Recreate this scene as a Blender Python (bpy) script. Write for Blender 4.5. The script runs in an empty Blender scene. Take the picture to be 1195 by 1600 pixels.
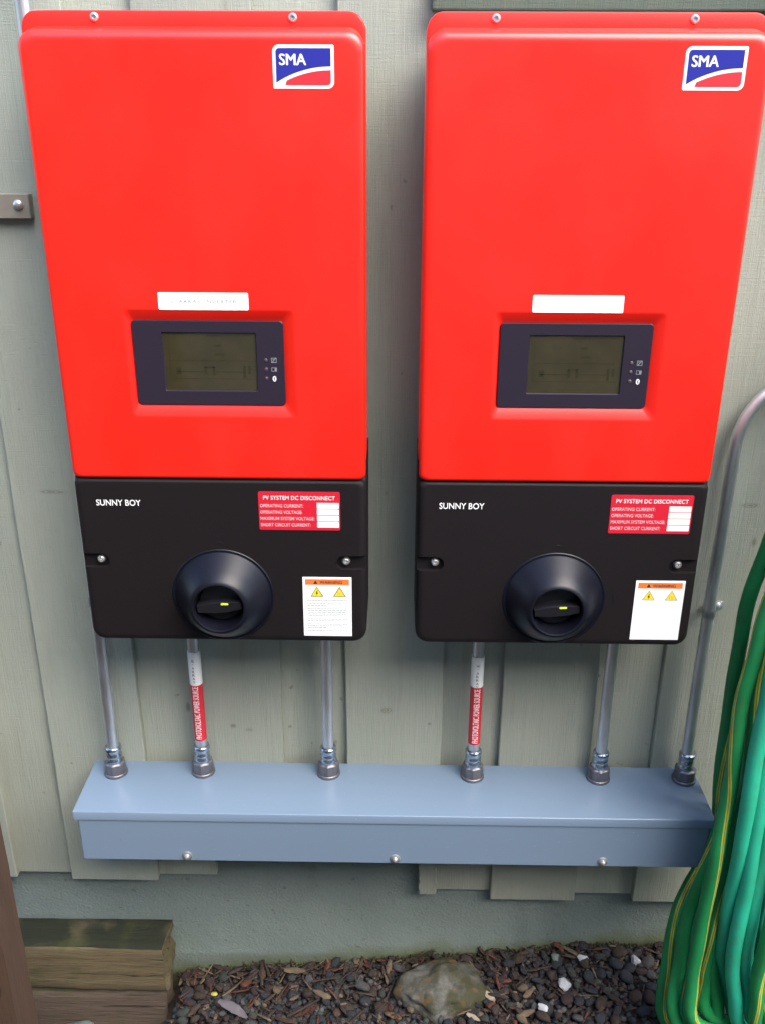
import bpy, bmesh, math, random
import numpy as np
from mathutils import Vector, Matrix, noise
random.seed(7)
scene = bpy.context.scene
R = math.radians
PI = math.pi

# ------------------------------------------------------------------ camera
def cam_axes(pitch, yaw, roll):
    a, b, c = R(pitch), R(yaw), R(roll)
    f = Vector((math.sin(b)*math.cos(a), math.cos(b)*math.cos(a), -math.sin(a)))
    r = Vector((math.cos(b), -math.sin(b), 0)); u = r.cross(f)
    return math.cos(c)*r+math.sin(c)*u, -math.sin(c)*r+math.cos(c)*u, f
cd = bpy.data.cameras.new('camera'); cam = bpy.data.objects.new('camera', cd)
scene.collection.objects.link(cam); scene.camera = cam
r_, u_, f_ = cam_axes(22.9759, -.7615, .2772)
m = Matrix((r_, u_, -f_)).transposed().to_4x4(); m.translation = (0, -1.7103, 1.95)
cam.matrix_world = m
cd.sensor_fit = 'VERTICAL'; cd.sensor_height = 32; cd.lens = 30
cd.clip_start = .02; cd.clip_end = 200

# ------------------------------------------------------------------ world, sun, exposure
SUN_EL, SUN_AZ = 50, 140          # high soft sun from in front of the wall (azimuth clockwise from +y)
w = bpy.data.worlds.new('World'); scene.world = w; w.use_nodes = True
nt = w.node_tree; nt.nodes.clear()
sky = nt.nodes.new('ShaderNodeTexSky'); sky.sky_type = 'NISHITA'; sky.sun_disc = False
sky.sun_elevation = R(SUN_EL); sky.sun_rotation = R(SUN_AZ); sky.dust_density = 2.0
hs = nt.nodes.new('ShaderNodeHueSaturation'); hs.inputs['Saturation'].default_value = 1.1
bg = nt.nodes.new('ShaderNodeBackground'); bg.inputs['Strength'].default_value = .15
wo = nt.nodes.new('ShaderNodeOutputWorld')
nt.links.new(sky.outputs[0], hs.inputs['Color']); nt.links.new(hs.outputs[0], bg.inputs['Color'])
nt.links.new(bg.outputs[0], wo.inputs['Surface'])
sd = bpy.data.lights.new('sun', 'SUN'); sd.energy = 1.25; sd.angle = R(48); sd.color = (1, .95, .86)
sun = bpy.data.objects.new('sun', sd); scene.collection.objects.link(sun)
dv = Vector((math.sin(R(SUN_AZ))*math.cos(R(SUN_EL)), math.cos(R(SUN_AZ))*math.cos(R(SUN_EL)), math.sin(R(SUN_EL))))
sun.rotation_euler = (-dv).to_track_quat('-Z', 'Y').to_euler()
vs = scene.view_settings
vs.view_transform = 'Standard'; vs.look = 'None'; vs.gamma = 1; vs.use_curve_mapping = False
vs.exposure = 2.08
NB_D, NB_H = 4.2, 4.0

# ------------------------------------------------------------------ materials
def mat(name, col, rough=.5, metal=0, spec=.5, var=.0, vscale=6, vcol=None, bump=0, bscale=200, stretch=(1,1,1), coat=0, detail=4):
    m = bpy.data.materials.new(name); m.use_nodes = True
    t = m.node_tree; b = t.nodes['Principled BSDF']
    b.inputs['Base Color'].default_value = (*col, 1); b.inputs['Roughness'].default_value = rough
    b.inputs['Metallic'].default_value = metal; b.inputs['Specular IOR Level'].default_value = spec
    b.inputs['Coat Weight'].default_value = coat
    if var or bump:
        tc = t.nodes.new('ShaderNodeTexCoord'); mp = t.nodes.new('ShaderNodeMapping')
        mp.inputs['Scale'].default_value = stretch
        t.links.new(tc.outputs['Object'], mp.inputs['Vector'])
    if var:
        n = t.nodes.new('ShaderNodeTexNoise'); n.inputs['Scale'].default_value = vscale; n.inputs['Detail'].default_value = detail
        t.links.new(mp.outputs[0], n.inputs['Vector'])
        rp = t.nodes.new('ShaderNodeMapRange'); rp.inputs['From Min'].default_value = .35; rp.inputs['From Max'].default_value = .65
        t.links.new(n.outputs['Fac'], rp.inputs['Value'])
        mx = t.nodes.new('ShaderNodeMix'); mx.data_type = 'RGBA'
        c2 = vcol or tuple(c*(1-var) for c in col)
        mx.inputs['A'].default_value = (*col, 1); mx.inputs['B'].default_value = (*c2, 1)
        t.links.new(rp.outputs[0], mx.inputs['Factor']); t.links.new(mx.outputs['Result'], b.inputs['Base Color'])
    if bump:
        n2 = t.nodes.new('ShaderNodeTexNoise'); n2.inputs['Scale'].default_value = bscale; n2.inputs['Detail'].default_value = 3
        t.links.new(mp.outputs[0], n2.inputs['Vector'])
        bp = t.nodes.new('ShaderNodeBump'); bp.inputs['Strength'].default_value = bump; bp.inputs['Distance'].default_value = .002
        t.links.new(n2.outputs['Fac'], bp.inputs['Height']); t.links.new(bp.outputs[0], b.inputs['Normal'])
    return m

def node(t, k, **kw):
    n = t.nodes.new(k)
    for a, v in kw.items():
        if a in n.inputs: n.inputs[a].default_value = v
        else: setattr(n, a, v)
    return n
def math_n(t, op, a, b=None, c=None):
    n = t.nodes.new('ShaderNodeMath'); n.operation = op
    for i, v in enumerate((a, b, c)):
        if v is None: continue
        if isinstance(v, (int, float)): n.inputs[i].default_value = v
        else: t.links.new(v, n.inputs[i])
    return n.outputs[0]
def mixc(t, fac, a, b):
    n = t.nodes.new('ShaderNodeMix'); n.data_type = 'RGBA'
    if isinstance(fac, (int, float)): n.inputs['Factor'].default_value = fac
    else: t.links.new(fac, n.inputs['Factor'])
    for k, v in (('A', a), ('B', b)):
        if isinstance(v, tuple): n.inputs[k].default_value = (*v, 1)
        else: t.links.new(v, n.inputs[k])
    return n.outputs['Result']
def noise_n(t, vec, scale, detail=4, stretch=(1,1,1), rough=.5):
    mp = t.nodes.new('ShaderNodeMapping'); mp.inputs['Scale'].default_value = stretch
    t.links.new(vec, mp.inputs['Vector'])
    n = node(t, 'ShaderNodeTexNoise', Scale=scale, Detail=detail, Roughness=rough)
    t.links.new(mp.outputs[0], n.inputs['Vector']); return n.outputs['Fac']
def rng(t, v, a, b, c=0., d=1.):
    n = t.nodes.new('ShaderNodeMapRange'); t.links.new(v, n.inputs['Value'])
    for k, x in (('From Min', a), ('From Max', b), ('To Min', c), ('To Max', d)): n.inputs[k].default_value = x
    return n.outputs[0]

# knots in the boards: x, z, radius x, radius z
KNOTS = [(-.013,.768,.016,.010), (-.339,.724,.007,.006), (-.22,.711,.004,.004), (-.437,.758,.006,.013), (-.70,1.425,.003,.003),
         (-.305,.714,.010,.005), (.70,1.17,.006,.012), (.68,1.246,.02,.006), (-.066,1.788,.004,.004), (.079,.735,.004,.004),
         (-.7,.62,.003,.003), (-.66,1.26,.03,.005)]
def siding_mat(name, base, alt):
    m = bpy.data.materials.new(name); m.use_nodes = True; t = m.node_tree; b = t.nodes['Principled BSDF']
    tc = t.nodes.new('ShaderNodeTexCoord'); oi = t.nodes.new('ShaderNodeObjectInfo')
    vec = tc.outputs['Object']
    ad = t.nodes.new('ShaderNodeVectorMath'); ad.operation = 'ADD'
    cx = t.nodes.new('ShaderNodeCombineXYZ'); t.links.new(math_n(t, 'MULTIPLY', oi.outputs['Random'], 37.), cx.inputs[2])
    t.links.new(vec, ad.inputs[0]); t.links.new(cx.outputs[0], ad.inputs[1]); v = ad.outputs[0]
    big = rng(t, noise_n(t, v, 3.5, 5, (1.6, 1, .8)), .3, .7)
    col = mixc(t, big, base, alt)
    grain = rng(t, noise_n(t, v, 60, 4, (3, 1, .10), .7), .35, .7)
    col = mixc(t, math_n(t, 'MULTIPLY', grain, .22), col, tuple(c*.72 for c in base))
    speck = rng(t, noise_n(t, v, 38, 2), .72, .76)
    col = mixc(t, math_n(t, 'MULTIPLY', speck, .4), col, (.07, .06, .045))
    streak = rng(t, noise_n(t, v, 5, 6, (6, 1, .5), .65), .56, .75)
    col = mixc(t, math_n(t, 'MULTIPLY', streak, .3), col, (.16, .15, .105))
    # per board tint
    tint = rng(t, oi.outputs['Random'], 0, 1, .88, 1.06)
    hv = t.nodes.new('ShaderNodeHueSaturation'); t.links.new(tint, hv.inputs['Value']); t.links.new(col, hv.inputs['Color']); col = hv.outputs[0]
    sx = t.nodes.new('ShaderNodeSeparateXYZ'); t.links.new(vec, sx.inputs[0])
    dist = noise_n(t, vec, 60, 2)
    for (kx, kz, rx, rz) in KNOTS:
        dx = math_n(t, 'DIVIDE', math_n(t, 'SUBTRACT', sx.outputs[0], kx), rx)
        dz = math_n(t, 'DIVIDE', math_n(t, 'SUBTRACT', sx.outputs[2], kz), rz)
        d = math_n(t, 'SQRT', math_n(t, 'ADD', math_n(t, 'MULTIPLY', dx, dx), math_n(t, 'MULTIPLY', dz, dz)))
        d = math_n(t, 'ADD', d, math_n(t, 'MULTIPLY', dist, .9))
        ring = rng(t, d, .9, 1.55, 1, 0)
        if rx > .008:
            rip = math_n(t, 'ABSOLUTE', math_n(t, 'SINE', math_n(t, 'MULTIPLY', d, 7.5)))
            ring = math_n(t, 'MULTIPLY', ring, rng(t, rip, .3, .9))
        col = mixc(t, math_n(t, 'MULTIPLY', ring, .5), col, (.085, .07, .04))
    t.links.new(col, b.inputs['Base Color']); b.inputs['Roughness'].default_value = .7; b.inputs['Specular IOR Level'].default_value = .35
    saw = noise_n(t, v, 90, 3, (.25, 1, 4.5), .6)
    ver = noise_n(t, v, 150, 3, (3.2, 1, .12), .6)
    fine = noise_n(t, v, 500, 2)
    wave = noise_n(t, v, 26, 4, (2.2, 1, .06), .6)
    h = math_n(t, 'ADD', math_n(t, 'ADD', math_n(t, 'MULTIPLY', saw, .55), math_n(t, 'MULTIPLY', ver, .8)), math_n(t, 'ADD', math_n(t, 'MULTIPLY', fine, .4), math_n(t, 'MULTIPLY', wave, 1.2)))
    bp = node(t, 'ShaderNodeBump', Strength=.8, Distance=.0018)
    t.links.new(h, bp.inputs['Height']); t.links.new(bp.outputs[0], b.inputs['Normal'])
    return m
def wood_mat(name, c1, c2, c3, axis=0, rough=.85, bump=.6, moss=None, gs=40):
    m = bpy.data.materials.new(name); m.use_nodes = True; t = m.node_tree; b = t.nodes['Principled BSDF']
    tc = t.nodes.new('ShaderNodeTexCoord'); vec = tc.outputs['Object']
    st = [5, 5, 5]; st[axis] = .35
    g = noise_n(t, vec, gs/5, 6, tuple(st), .65)
    col = mixc(t, rng(t, g, .35, .65), c1, c2)
    g2 = noise_n(t, vec, gs, 4, tuple(x*1.3 for x in st), .7)
    ck = rng(t, noise_n(t, vec, gs/3, 3, tuple(x*1.6 if i != axis else x*.5 for i, x in enumerate(st)), .5), .64, .68)
    col = mixc(t, math_n(t, 'MULTIPLY', rng(t, g2, .5, .7), .6), col, c3)
    col = mixc(t, math_n(t, 'MULTIPLY', ck, .75), col, tuple(x*.3 for x in c3))
    if moss:
        geo = t.nodes.new('ShaderNodeNewGeometry'); sp = t.nodes.new('ShaderNodeSeparateXYZ'); t.links.new(geo.outputs['True Normal'], sp.inputs[0])
        up = math_n(t, 'MULTIPLY', rng(t, sp.outputs[2], .3, .8), rng(t, noise_n(t, vec, 9, 5), .25, .5))
        col = mixc(t, up, col, moss)
        gr = rng(t, noise_n(t, vec, 14, 5), .55, .66)
        col = mixc(t, math_n(t, 'MULTIPLY', gr, .35), col, (.05, .06, .015))
    t.links.new(col, b.inputs['Base Color']); b.inputs['Roughness'].default_value = rough; b.inputs['Specular IOR Level'].default_value = .25
    h = math_n(t, 'SUBTRACT', math_n(t, 'ADD', g, math_n(t, 'MULTIPLY', g2, .8)), ck)
    bp = node(t, 'ShaderNodeBump', Strength=bump, Distance=.005)
    t.links.new(h, bp.inputs['Height']); t.links.new(bp.outputs[0], b.inputs['Normal'])
    return m
def foundation_mat():
    m = bpy.data.materials.new('painted_concrete'); m.use_nodes = True; t = m.node_tree; b = t.nodes['Principled BSDF']
    tc = t.nodes.new('ShaderNodeTexCoord'); vec = tc.outputs['Object']
    col = mixc(t, rng(t, noise_n(t, vec, 4, 6), .3, .7), (.17, .205, .19), (.135, .168, .156))
    col = mixc(t, math_n(t, 'MULTIPLY', rng(t, noise_n(t, vec, 30, 5, (1,1,1), .7), .55, .72), .35), col, (.19, .215, .195))
    sp = t.nodes.new('ShaderNodeSeparateXYZ'); t.links.new(vec, sp.inputs[0])
    # green algae and splashed dirt near the soil line, which climbs to the right
    zl = math_n(t, 'SUBTRACT', sp.outputs[2], math_n(t, 'ADD', math_n(t, 'MULTIPLY', sp.outputs[0], .1), .012))
    zn = math_n(t, 'ADD', zl, math_n(t, 'MULTIPLY', math_n(t, 'SUBTRACT', noise_n(t, vec, 11, 5), .5), .07))
    col = mixc(t, math_n(t, 'MULTIPLY', rng(t, zn, .012, .05, 1, 0), .75), col, (.085, .10, .035))
    col = mixc(t, math_n(t, 'MULTIPLY', rng(t, zn, -.004, .012, 1, 0), .8), col, (.03, .03, .018))
    st = math_n(t, 'MULTIPLY', rng(t, noise_n(t, vec, 16, 6), .60, .74), rng(t, sp.outputs[2], .2, .33))
    col = mixc(t, math_n(t, 'MULTIPLY', st, .5), col, (.08, .07, .04))
    col = mixc(t, math_n(t, 'MULTIPLY', rng(t, noise_n(t, vec, 70, 4), .66, .72), .45), col, (.06, .06, .045))
    t.links.new(col, b.inputs['Base Color']); b.inputs['Roughness'].default_value = .8; b.inputs['Specular IOR Level'].default_value = .3
    h = math_n(t, 'ADD', noise_n(t, vec, 22, 6, (1,1,1), .7), math_n(t, 'MULTIPLY', noise_n(t, vec, 160, 3), .5))
    bp = node(t, 'ShaderNodeBump', Strength=.75, Distance=.005)
    t.links.new(h, bp.inputs['Height']); t.links.new(bp.outputs[0], b.inputs['Normal'])
    return m
def hose_mat(name, c1, c2, dirt):
    m = bpy.data.materials.new(name); m.use_nodes = True; t = m.node_tree; b = t.nodes['Principled BSDF']
    tc = t.nodes.new('ShaderNodeTexCoord'); vec = tc.outputs['Object']
    col = mixc(t, rng(t, noise_n(t, vec, 9, 4), .35, .65), c1, c2)
    col = mixc(t, math_n(t, 'MULTIPLY', rng(t, noise_n(t, vec, 24, 6, (1,1,.6), .7), .50, .72), .55), col, dirt)
    t.links.new(col, b.inputs['Base Color']); b.inputs['Roughness'].default_value = .5; b.inputs['Specular IOR Level'].default_value = .35
    bp = node(t, 'ShaderNodeBump', Strength=.25, Distance=.001)
    t.links.new(noise_n(t, vec, 240, 2), bp.inputs['Height']); t.links.new(bp.outputs[0], b.inputs['Normal'])
    return m
def rock_mat(name, c1, c2, moss=None, scale=30):
    m = bpy.data.materials.new(name); m.use_nodes = True; t = m.node_tree; b = t.nodes['Principled BSDF']
    tc = t.nodes.new('ShaderNodeTexCoord'); vec = tc.outputs['Object']; oi = t.nodes.new('ShaderNodeObjectInfo')
    col = mixc(t, rng(t, noise_n(t, vec, scale, 6, (1,1,1), .7), .35, .65), c1, c2)
    if moss:
        f = rng(t, noise_n(t, vec, scale*.35, 5), .42, .56)
        col = mixc(t, f, col, moss)
        col = mixc(t, math_n(t, 'MULTIPLY', rng(t, noise_n(t, vec, scale*.5, 5, (1,1.3,1)), .58, .66), .6), col, (.13, .075, .03))
    t.links.new(col, b.inputs['Base Color']); b.inputs['Roughness'].default_value = .8; b.inputs['Specular IOR Level'].default_value = .3
    bp = node(t, 'ShaderNodeBump', Strength=.7, Distance=.004)
    t.links.new(noise_n(t, vec, scale*3, 5, (1,1,1), .7), bp.inputs['Height']); t.links.new(bp.outputs[0], b.inputs['Normal'])
    return m
def red_mat():
    m = bpy.data.materials.new('red_powder_coat'); m.use_nodes = True; t = m.node_tree; b = t.nodes['Principled BSDF']
    tc = t.nodes.new('ShaderNodeTexCoord'); vec = tc.outputs['Object']
    dust = rng(t, noise_n(t, vec, 7, 6, (1, 1, .55), .65), .45, .75)
    col = mixc(t, math_n(t, 'MULTIPLY', dust, .035), (.80, .0125, .005), (.62, .20, .15))
    t.links.new(col, b.inputs['Base Color']); b.inputs['Specular IOR Level'].default_value = .5; b.inputs['Coat Weight'].default_value = .35; b.inputs['Coat Roughness'].default_value = .22
    t.links.new(rng(t, noise_n(t, vec, 5, 5), .3, .7, .30, .42), b.inputs['Roughness'])
    bp = node(t, 'ShaderNodeBump', Strength=.12, Distance=.0012)
    t.links.new(noise_n(t, vec, 900, 2), bp.inputs['Height']); t.links.new(bp.outputs[0], b.inputs['Normal'])
    return m
def trunk_mat():
    m = bpy.data.materials.new('grey_enamel_steel'); m.use_nodes = True; t = m.node_tree; b = t.nodes['Principled BSDF']
    tc = t.nodes.new('ShaderNodeTexCoord'); vec = tc.outputs['Object']
    col = mixc(t, noise_n(t, vec, 2.5, 2), (.165, .228, .31), (.15, .21, .29))
    sp = t.nodes.new('ShaderNodeSeparateXYZ'); t.links.new(vec, sp.inputs[0])
    spk = math_n(t, 'MULTIPLY', rng(t, noise_n(t, vec, 210, 2), .70, .76), rng(t, noise_n(t, vec, 12, 3), .40, .62))
    col = mixc(t, math_n(t, 'MULTIPLY', spk, .45), col, (.10, .10, .09))
    lsp = math_n(t, 'MULTIPLY', rng(t, noise_n(t, vec, 150, 2, (1, 1, 1.2)), .72, .78), .5)
    col = mixc(t, lsp, col, (.34, .36, .38))
    t.links.new(col, b.inputs['Base Color']); b.inputs['Roughness'].default_value = .27
    bp = node(t, 'ShaderNodeBump', Strength=.10, Distance=.0012)
    t.links.new(noise_n(t, vec, 600, 2), bp.inputs['Height']); t.links.new(bp.outputs[0], b.inputs['Normal'])
    return m
M = {}
M['siding'] = siding_mat('sage_green_painted_board', (.335, .355, .295), (.285, .31, .26))
M['trim'] = siding_mat('dark_green_painted_trim', (.10, .125, .09), (.085, .11, .085))
M['found'] = foundation_mat()
M['red'] = red_mat()
M['redflat'] = mat('red_print', (.72, .02, .03), .45)
M['stickred'] = mat('crimson_label_print', (.55, .012, .03), .4)
M['black'] = mat('black_textured_plastic', (.0095, .0075, .0085), .55, spec=.2, bump=.25, bscale=1400)
M['blackdial'] = mat('black_satin_plastic', (.0045, .005, .010), .36, spec=.32, bump=.06, bscale=1400)
M['knob'] = mat('black_knob_plastic', (.009, .009, .012), .33, spec=.5)
M['housing'] = mat('dark_cast_aluminium', (.42, .42, .43), .5, metal=.2)
M['bezel'] = mat('charcoal_violet_bezel', (.020, .0145, .026), .4, spec=.35, bump=.08, bscale=1200)
M['lcd'] = mat('olive_lcd', (.042, .035, .016), .07, spec=.7, var=.25, vscale=18)
M['lcdmark'] = mat('lcd_segments', (.026, .0235, .010), .2)
M['led'] = mat('unlit_led', (.075, .05, .06), .25)
M['white'] = mat('white_label', (.82, .83, .82), .4)
M['print_white'] = mat('white_print', (.78, .78, .78), .45)
M['pinkprint'] = mat('pale_print', (.66, .50, .52), .45)
M['greyprint'] = mat('grey_print', (.22, .23, .24), .5)
M['glareprint'] = mat('glare_washed_grey_print', (.55, .56, .55), .5)  # right strip lettering, lightened to stand in for glare
M['blackprint'] = mat('black_print', (.02, .02, .02), .5)
M['orange'] = mat('orange_print', (.80, .17, .03), .45)
M['yellow'] = mat('yellow_print', (.80, .62, .02), .45)
M['blue'] = mat('blue_print', (.022, .025, .26), .3)
M['yellowmark'] = mat('lime_mark', (.62, .72, .06), .4)
M['zinc'] = mat('zinc_plated_steel', (.52, .58, .66), .26, metal=1, var=.2, vscale=60)
M['screw'] = mat('stainless_screw', (.72, .71, .7), .32, metal=.85)
M['emt'] = mat('galvanised_conduit', (.74, .76, .79), .34, metal=.88, var=.3, vscale=9, stretch=(6, 6, 1), bump=.25, bscale=260)
M['hub'] = mat('cast_zinc_hub', (.22, .215, .235), .45, metal=.75, var=.25, vscale=50, bump=.2, bscale=400)
M['trunk'] = trunk_mat()
M['bracket'] = mat('taupe_painted_steel', (.25, .225, .18), .5, var=.15, vscale=30)
M['whitepipe'] = M['emt']
M['timber'] = wood_mat('weathered_timber', (.105, .08, .045), (.15, .118, .065), (.05, .038, .022), 0, moss=(.020, .023, .013))
M['timber2'] = wood_mat('dark_weathered_timber', (.085, .062, .047), (.12, .088, .065), (.045, .032, .024), 0, moss=(.03, .03, .02))
M['post'] = wood_mat('brown_stained_post', (.085, .05, .033), (.07, .042, .029), (.05, .03, .021), 2, bump=.3)
M['shade_house'] = mat('added_house_siding', (.36, .345, .30), .8)
M['roof'] = mat('dark_roof', (.05, .05, .05), .9)
M['fence'] = wood_mat('added_fence_boards', (.10, .08, .055), (.14, .115, .08), (.06, .05, .035), 2)
M['hose'] = hose_mat('dark_green_hose', (.012, .19, .055), (.014, .26, .075), (.05, .10, .04))
M['teal'] = hose_mat('teal_hose', (.022, .42, .26), (.02, .34, .20), (.06, .2, .11))
M['stripe'] = mat('yellow_hose_stripe', (.55, .50, .06), .5, var=.3, vscale=30)
M['soil'] = mat('dark_soil', (.028, .02, .015), .95, var=.5, vscale=30, bump=1, bscale=90)
PEB = [rock_mat('pebble_slate', (.036, .040, .047), (.024, .027, .032)), rock_mat('pebble_brown', (.06, .043, .034), (.04, .03, .025)),
       rock_mat('pebble_plum', (.05, .032, .032), (.035, .024, .026)), rock_mat('pebble_green', (.05, .058, .05), (.036, .042, .038)),
       rock_mat('pebble_grey', (.085, .085, .085), (.06, .06, .064)), rock_mat('pebble_tan', (.15, .115, .075), (.10, .075, .05))]
M['boulder'] = rock_mat('mossy_boulder', (.13, .13, .115), (.05, .05, .043), moss=(.048, .047, .024), scale=48)
M['whitestone'] = rock_mat('white_quartz', (.46, .48, .50), (.30, .31, .33))
M['palestone'] = rock_mat('pale_green_stone', (.14, .17, .14), (.09, .105, .09))
CHIP = [mat('bark_chip', (.055, .033, .022), .9, var=.5, vscale=60), mat('tan_chip', (.13, .095, .06), .9, var=.4, vscale=60),
        mat('dark_chip', (.035, .024, .02), .9, var=.4, vscale=60), mat('rust_leaf', (.10, .03, .016), .8, var=.4, vscale=60)]
M['yellowleaf'] = mat('yellow_leaf', (.36, .33, .04), .6)
M['greyleaf'] = mat('dry_grey_leaf', (.14, .125, .14), .8, var=.4, vscale=40, bump=.6, bscale=120)
M['needle'] = mat('dead_cedar_foliage', (.10, .03, .015), .9, var=.4, vscale=80)
M['darkneedle'] = mat('dark_dead_moss', (.03, .022, .012), .95)
M['lightchip'] = mat('pale_split_wood', (.36, .30, .22), .85, var=.35, vscale=60)
M['grass'] = mat('green_moss', (.05, .10, .02), .9)

# ------------------------------------------------------------------ helpers
COL = scene.collection
def obj(name, bm, m, parent=None, smooth=None, **tags):
    me = bpy.data.meshes.new(name)
    if isinstance(bm, bpy.types.Mesh): me = bm
    else:
        bmesh.ops.recalc_face_normals(bm, faces=bm.faces) if tags.pop('recalc', True) else None
        bm.to_mesh(me); bm.free()
    o = bpy.data.objects.new(name, me); COL.objects.link(o)
    for x in (m if isinstance(m, (list, tuple)) else [m]): me.materials.append(x)
    if smooth is not None:
        me.polygons.foreach_set('use_smooth', [True]*len(me.polygons)); me.set_sharp_from_angle(angle=R(smooth))
    if parent: o.parent = parent
    for k, v in tags.items(): o[k] = v
    return o
def thing(name, loc, label, cat, group=None):
    o = bpy.data.objects.new(name, None); COL.objects.link(o); o.location = loc; o.empty_display_size = .05
    o['label'] = label; o['category'] = cat
    if group: o['group'] = group
    return o
def tag(o, label, cat, group=None):
    o['label'] = label; o['category'] = cat
    if group: o['group'] = group
    return o
def box(x0, x1, y0, y1, z0, z1, bev=0, seg=1, bm=None):
    b = bmesh.new()
    vs_ = [b.verts.new((x, y, z)) for x in (x0, x1) for y in (y0, y1) for z in (z0, z1)]
    for f in ((0,1,3,2),(4,6,7,5),(0,4,5,1),(2,3,7,6),(0,2,6,4),(1,5,7,3)): b.faces.new([vs_[i] for i in f])
    bmesh.ops.recalc_face_normals(b, faces=b.faces)
    if bev: bmesh.ops.bevel(b, geom=b.edges[:], offset=bev, segments=seg, profile=.5, affect='EDGES')
    if bm is None: return b
    me = bpy.data.meshes.new('t'); b.to_mesh(me); b.free(); bm.from_mesh(me); bpy.data.meshes.remove(me); return bm
def join(bm, other, mi=None):
    me = bpy.data.meshes.new('t'); other.to_mesh(me); other.free()
    n = len(bm.faces); bm.from_mesh(me); bpy.data.meshes.remove(me)
    if mi is not None:
        bm.faces.ensure_lookup_table()
        for f in bm.faces[n:]: f.material_index = mi
    return bm
def rrect(x0, x1, z0, z1, r, n=6):
    """rounded rectangle as (x,z) points; r = one radius or (bl, br, tr, tl)"""
    r = r if isinstance(r, tuple) else (r,)*4
    out = []
    for (cx, cz, rr, a0) in ((x0+r[0], z0+r[0], r[0], PI), (x1-r[1], z0+r[1], r[1], 1.5*PI), (x1-r[2], z1-r[2], r[2], 0), (x0+r[3], z1-r[3], r[3], .5*PI)):
        for k in range(n+1):
            a = a0+k/n*PI/2; out.append((cx+rr*math.cos(a), cz+rr*math.sin(a)))
    return out
def loft(loops, cap0=False, cap1=False, bm=None, closed=True):
    b = bm or bmesh.new()
    L = [[b.verts.new(p) for p in lp] for lp in loops]
    n = len(L[0])
    for a, c in zip(L, L[1:]):
        for i in range(n if closed else n-1):
            j = (i+1) % n; b.faces.new((a[i], a[j], c[j], c[i]))
    if cap0: b.faces.new(L[0][::-1])
    if cap1: b.faces.new(L[-1])
    return b
def at_y(pts, y): return [(x, y, z) for x, z in pts]
def plate(pts, y0, y1):
    """flat prism with front at y0 (nearer the camera) and back at y1"""
    return loft([at_y(pts, y1), at_y(pts, y0)], cap0=True, cap1=True)
def lathe(prof, seg=32, axis='z', c=(0,0,0)):
    """prof: list of (r, h); h along axis"""
    loops = []
    for r, h in prof:
        lp = []
        for k in range(seg):
            a = 2*PI*k/seg; x, y = max(r, 1e-5)*math.cos(a), max(r, 1e-5)*math.sin(a)
            lp.append((c[0]+x, c[1]+y, c[2]+h) if axis == 'z' else (c[0]+x, c[1]+h, c[2]+y))
        loops.append(lp)
    return loft(loops, cap0=True, cap1=True)
def catmull(P, closed=False, step=8):
    P = [Vector(p) for p in P]; n = len(P); out = []
    rngn = n if closed else n-1
    for i in range(rngn):
        if closed: a, b, c, d = P[i-1], P[i], P[(i+1) % n], P[(i+2) % n]
        else: a, b, c, d = P[max(i-1, 0)], P[i], P[i+1], P[min(i+2, n-1)]
        for k in range(step):
            t = k/step
            out.append(.5*((2*b)+(c-a)*t+(2*a-5*b+4*c-d)*t*t+(3*b-a-3*c+d)*t**3))
    if not closed: out.append(P[-1])
    return out
def tube(P, r, seg=16, closed=False, angs=None, cap=True, twist=0, phase=0, stripe=None, bm=None):
    """tube along P with rotation-minimising frame; angs = angles of the ring; stripe = set of segment indices given material 1"""
    P = [Vector(p) for p in P]; n = len(P)
    T = [((P[(i+1) % n]-P[i-1]) if closed else (P[min(i+1, n-1)]-P[max(i-1, 0)])).normalized() for i in range(n)]
    ref = Vector((0, -1, 0)); ref = (ref-T[0]*ref.dot(T[0])).normalized() if abs(T[0].y) < .9 else T[0].orthogonal().normalized()
    A = angs or [2*PI*k/seg for k in range(seg)]
    loops = []
    for i in range(n):
        # keep the frame locked to the -y side so that stripes stay where intended
        q = Vector((0, -1, 0)); q = q-T[i]*q.dot(T[i])
        ref = q.normalized() if q.length > .3 else (ref-T[i]*ref.dot(T[i])).normalized()
        s = T[i].cross(ref); tw = phase+twist*(math.sin(i/n*2*PI*2+phase*3) if closed else i/n)
        rr = r(i/n) if callable(r) else r
        loops.append([P[i]+rr*(math.cos(a+tw)*ref+math.sin(a+tw)*s) for a in A])
    if closed: loops.append(loops[0])
    b = bm or bmesh.new(); nf = len(b.faces)
    L = [[b.verts.new(p) for p in lp] for lp in (loops[:-1] if closed else loops)]
    if closed: L.append(L[0])
    m_ = len(A)
    for a, c in zip(L, L[1:]):
        for i in range(m_):
            j = (i+1) % m_; f = b.faces.new((a[i], a[j], c[j], c[i]))
            if stripe and i in stripe: f.material_index = 1
    if cap and not closed: b.faces.new(L[0][::-1]); b.faces.new(L[-1])
    return b
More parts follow.
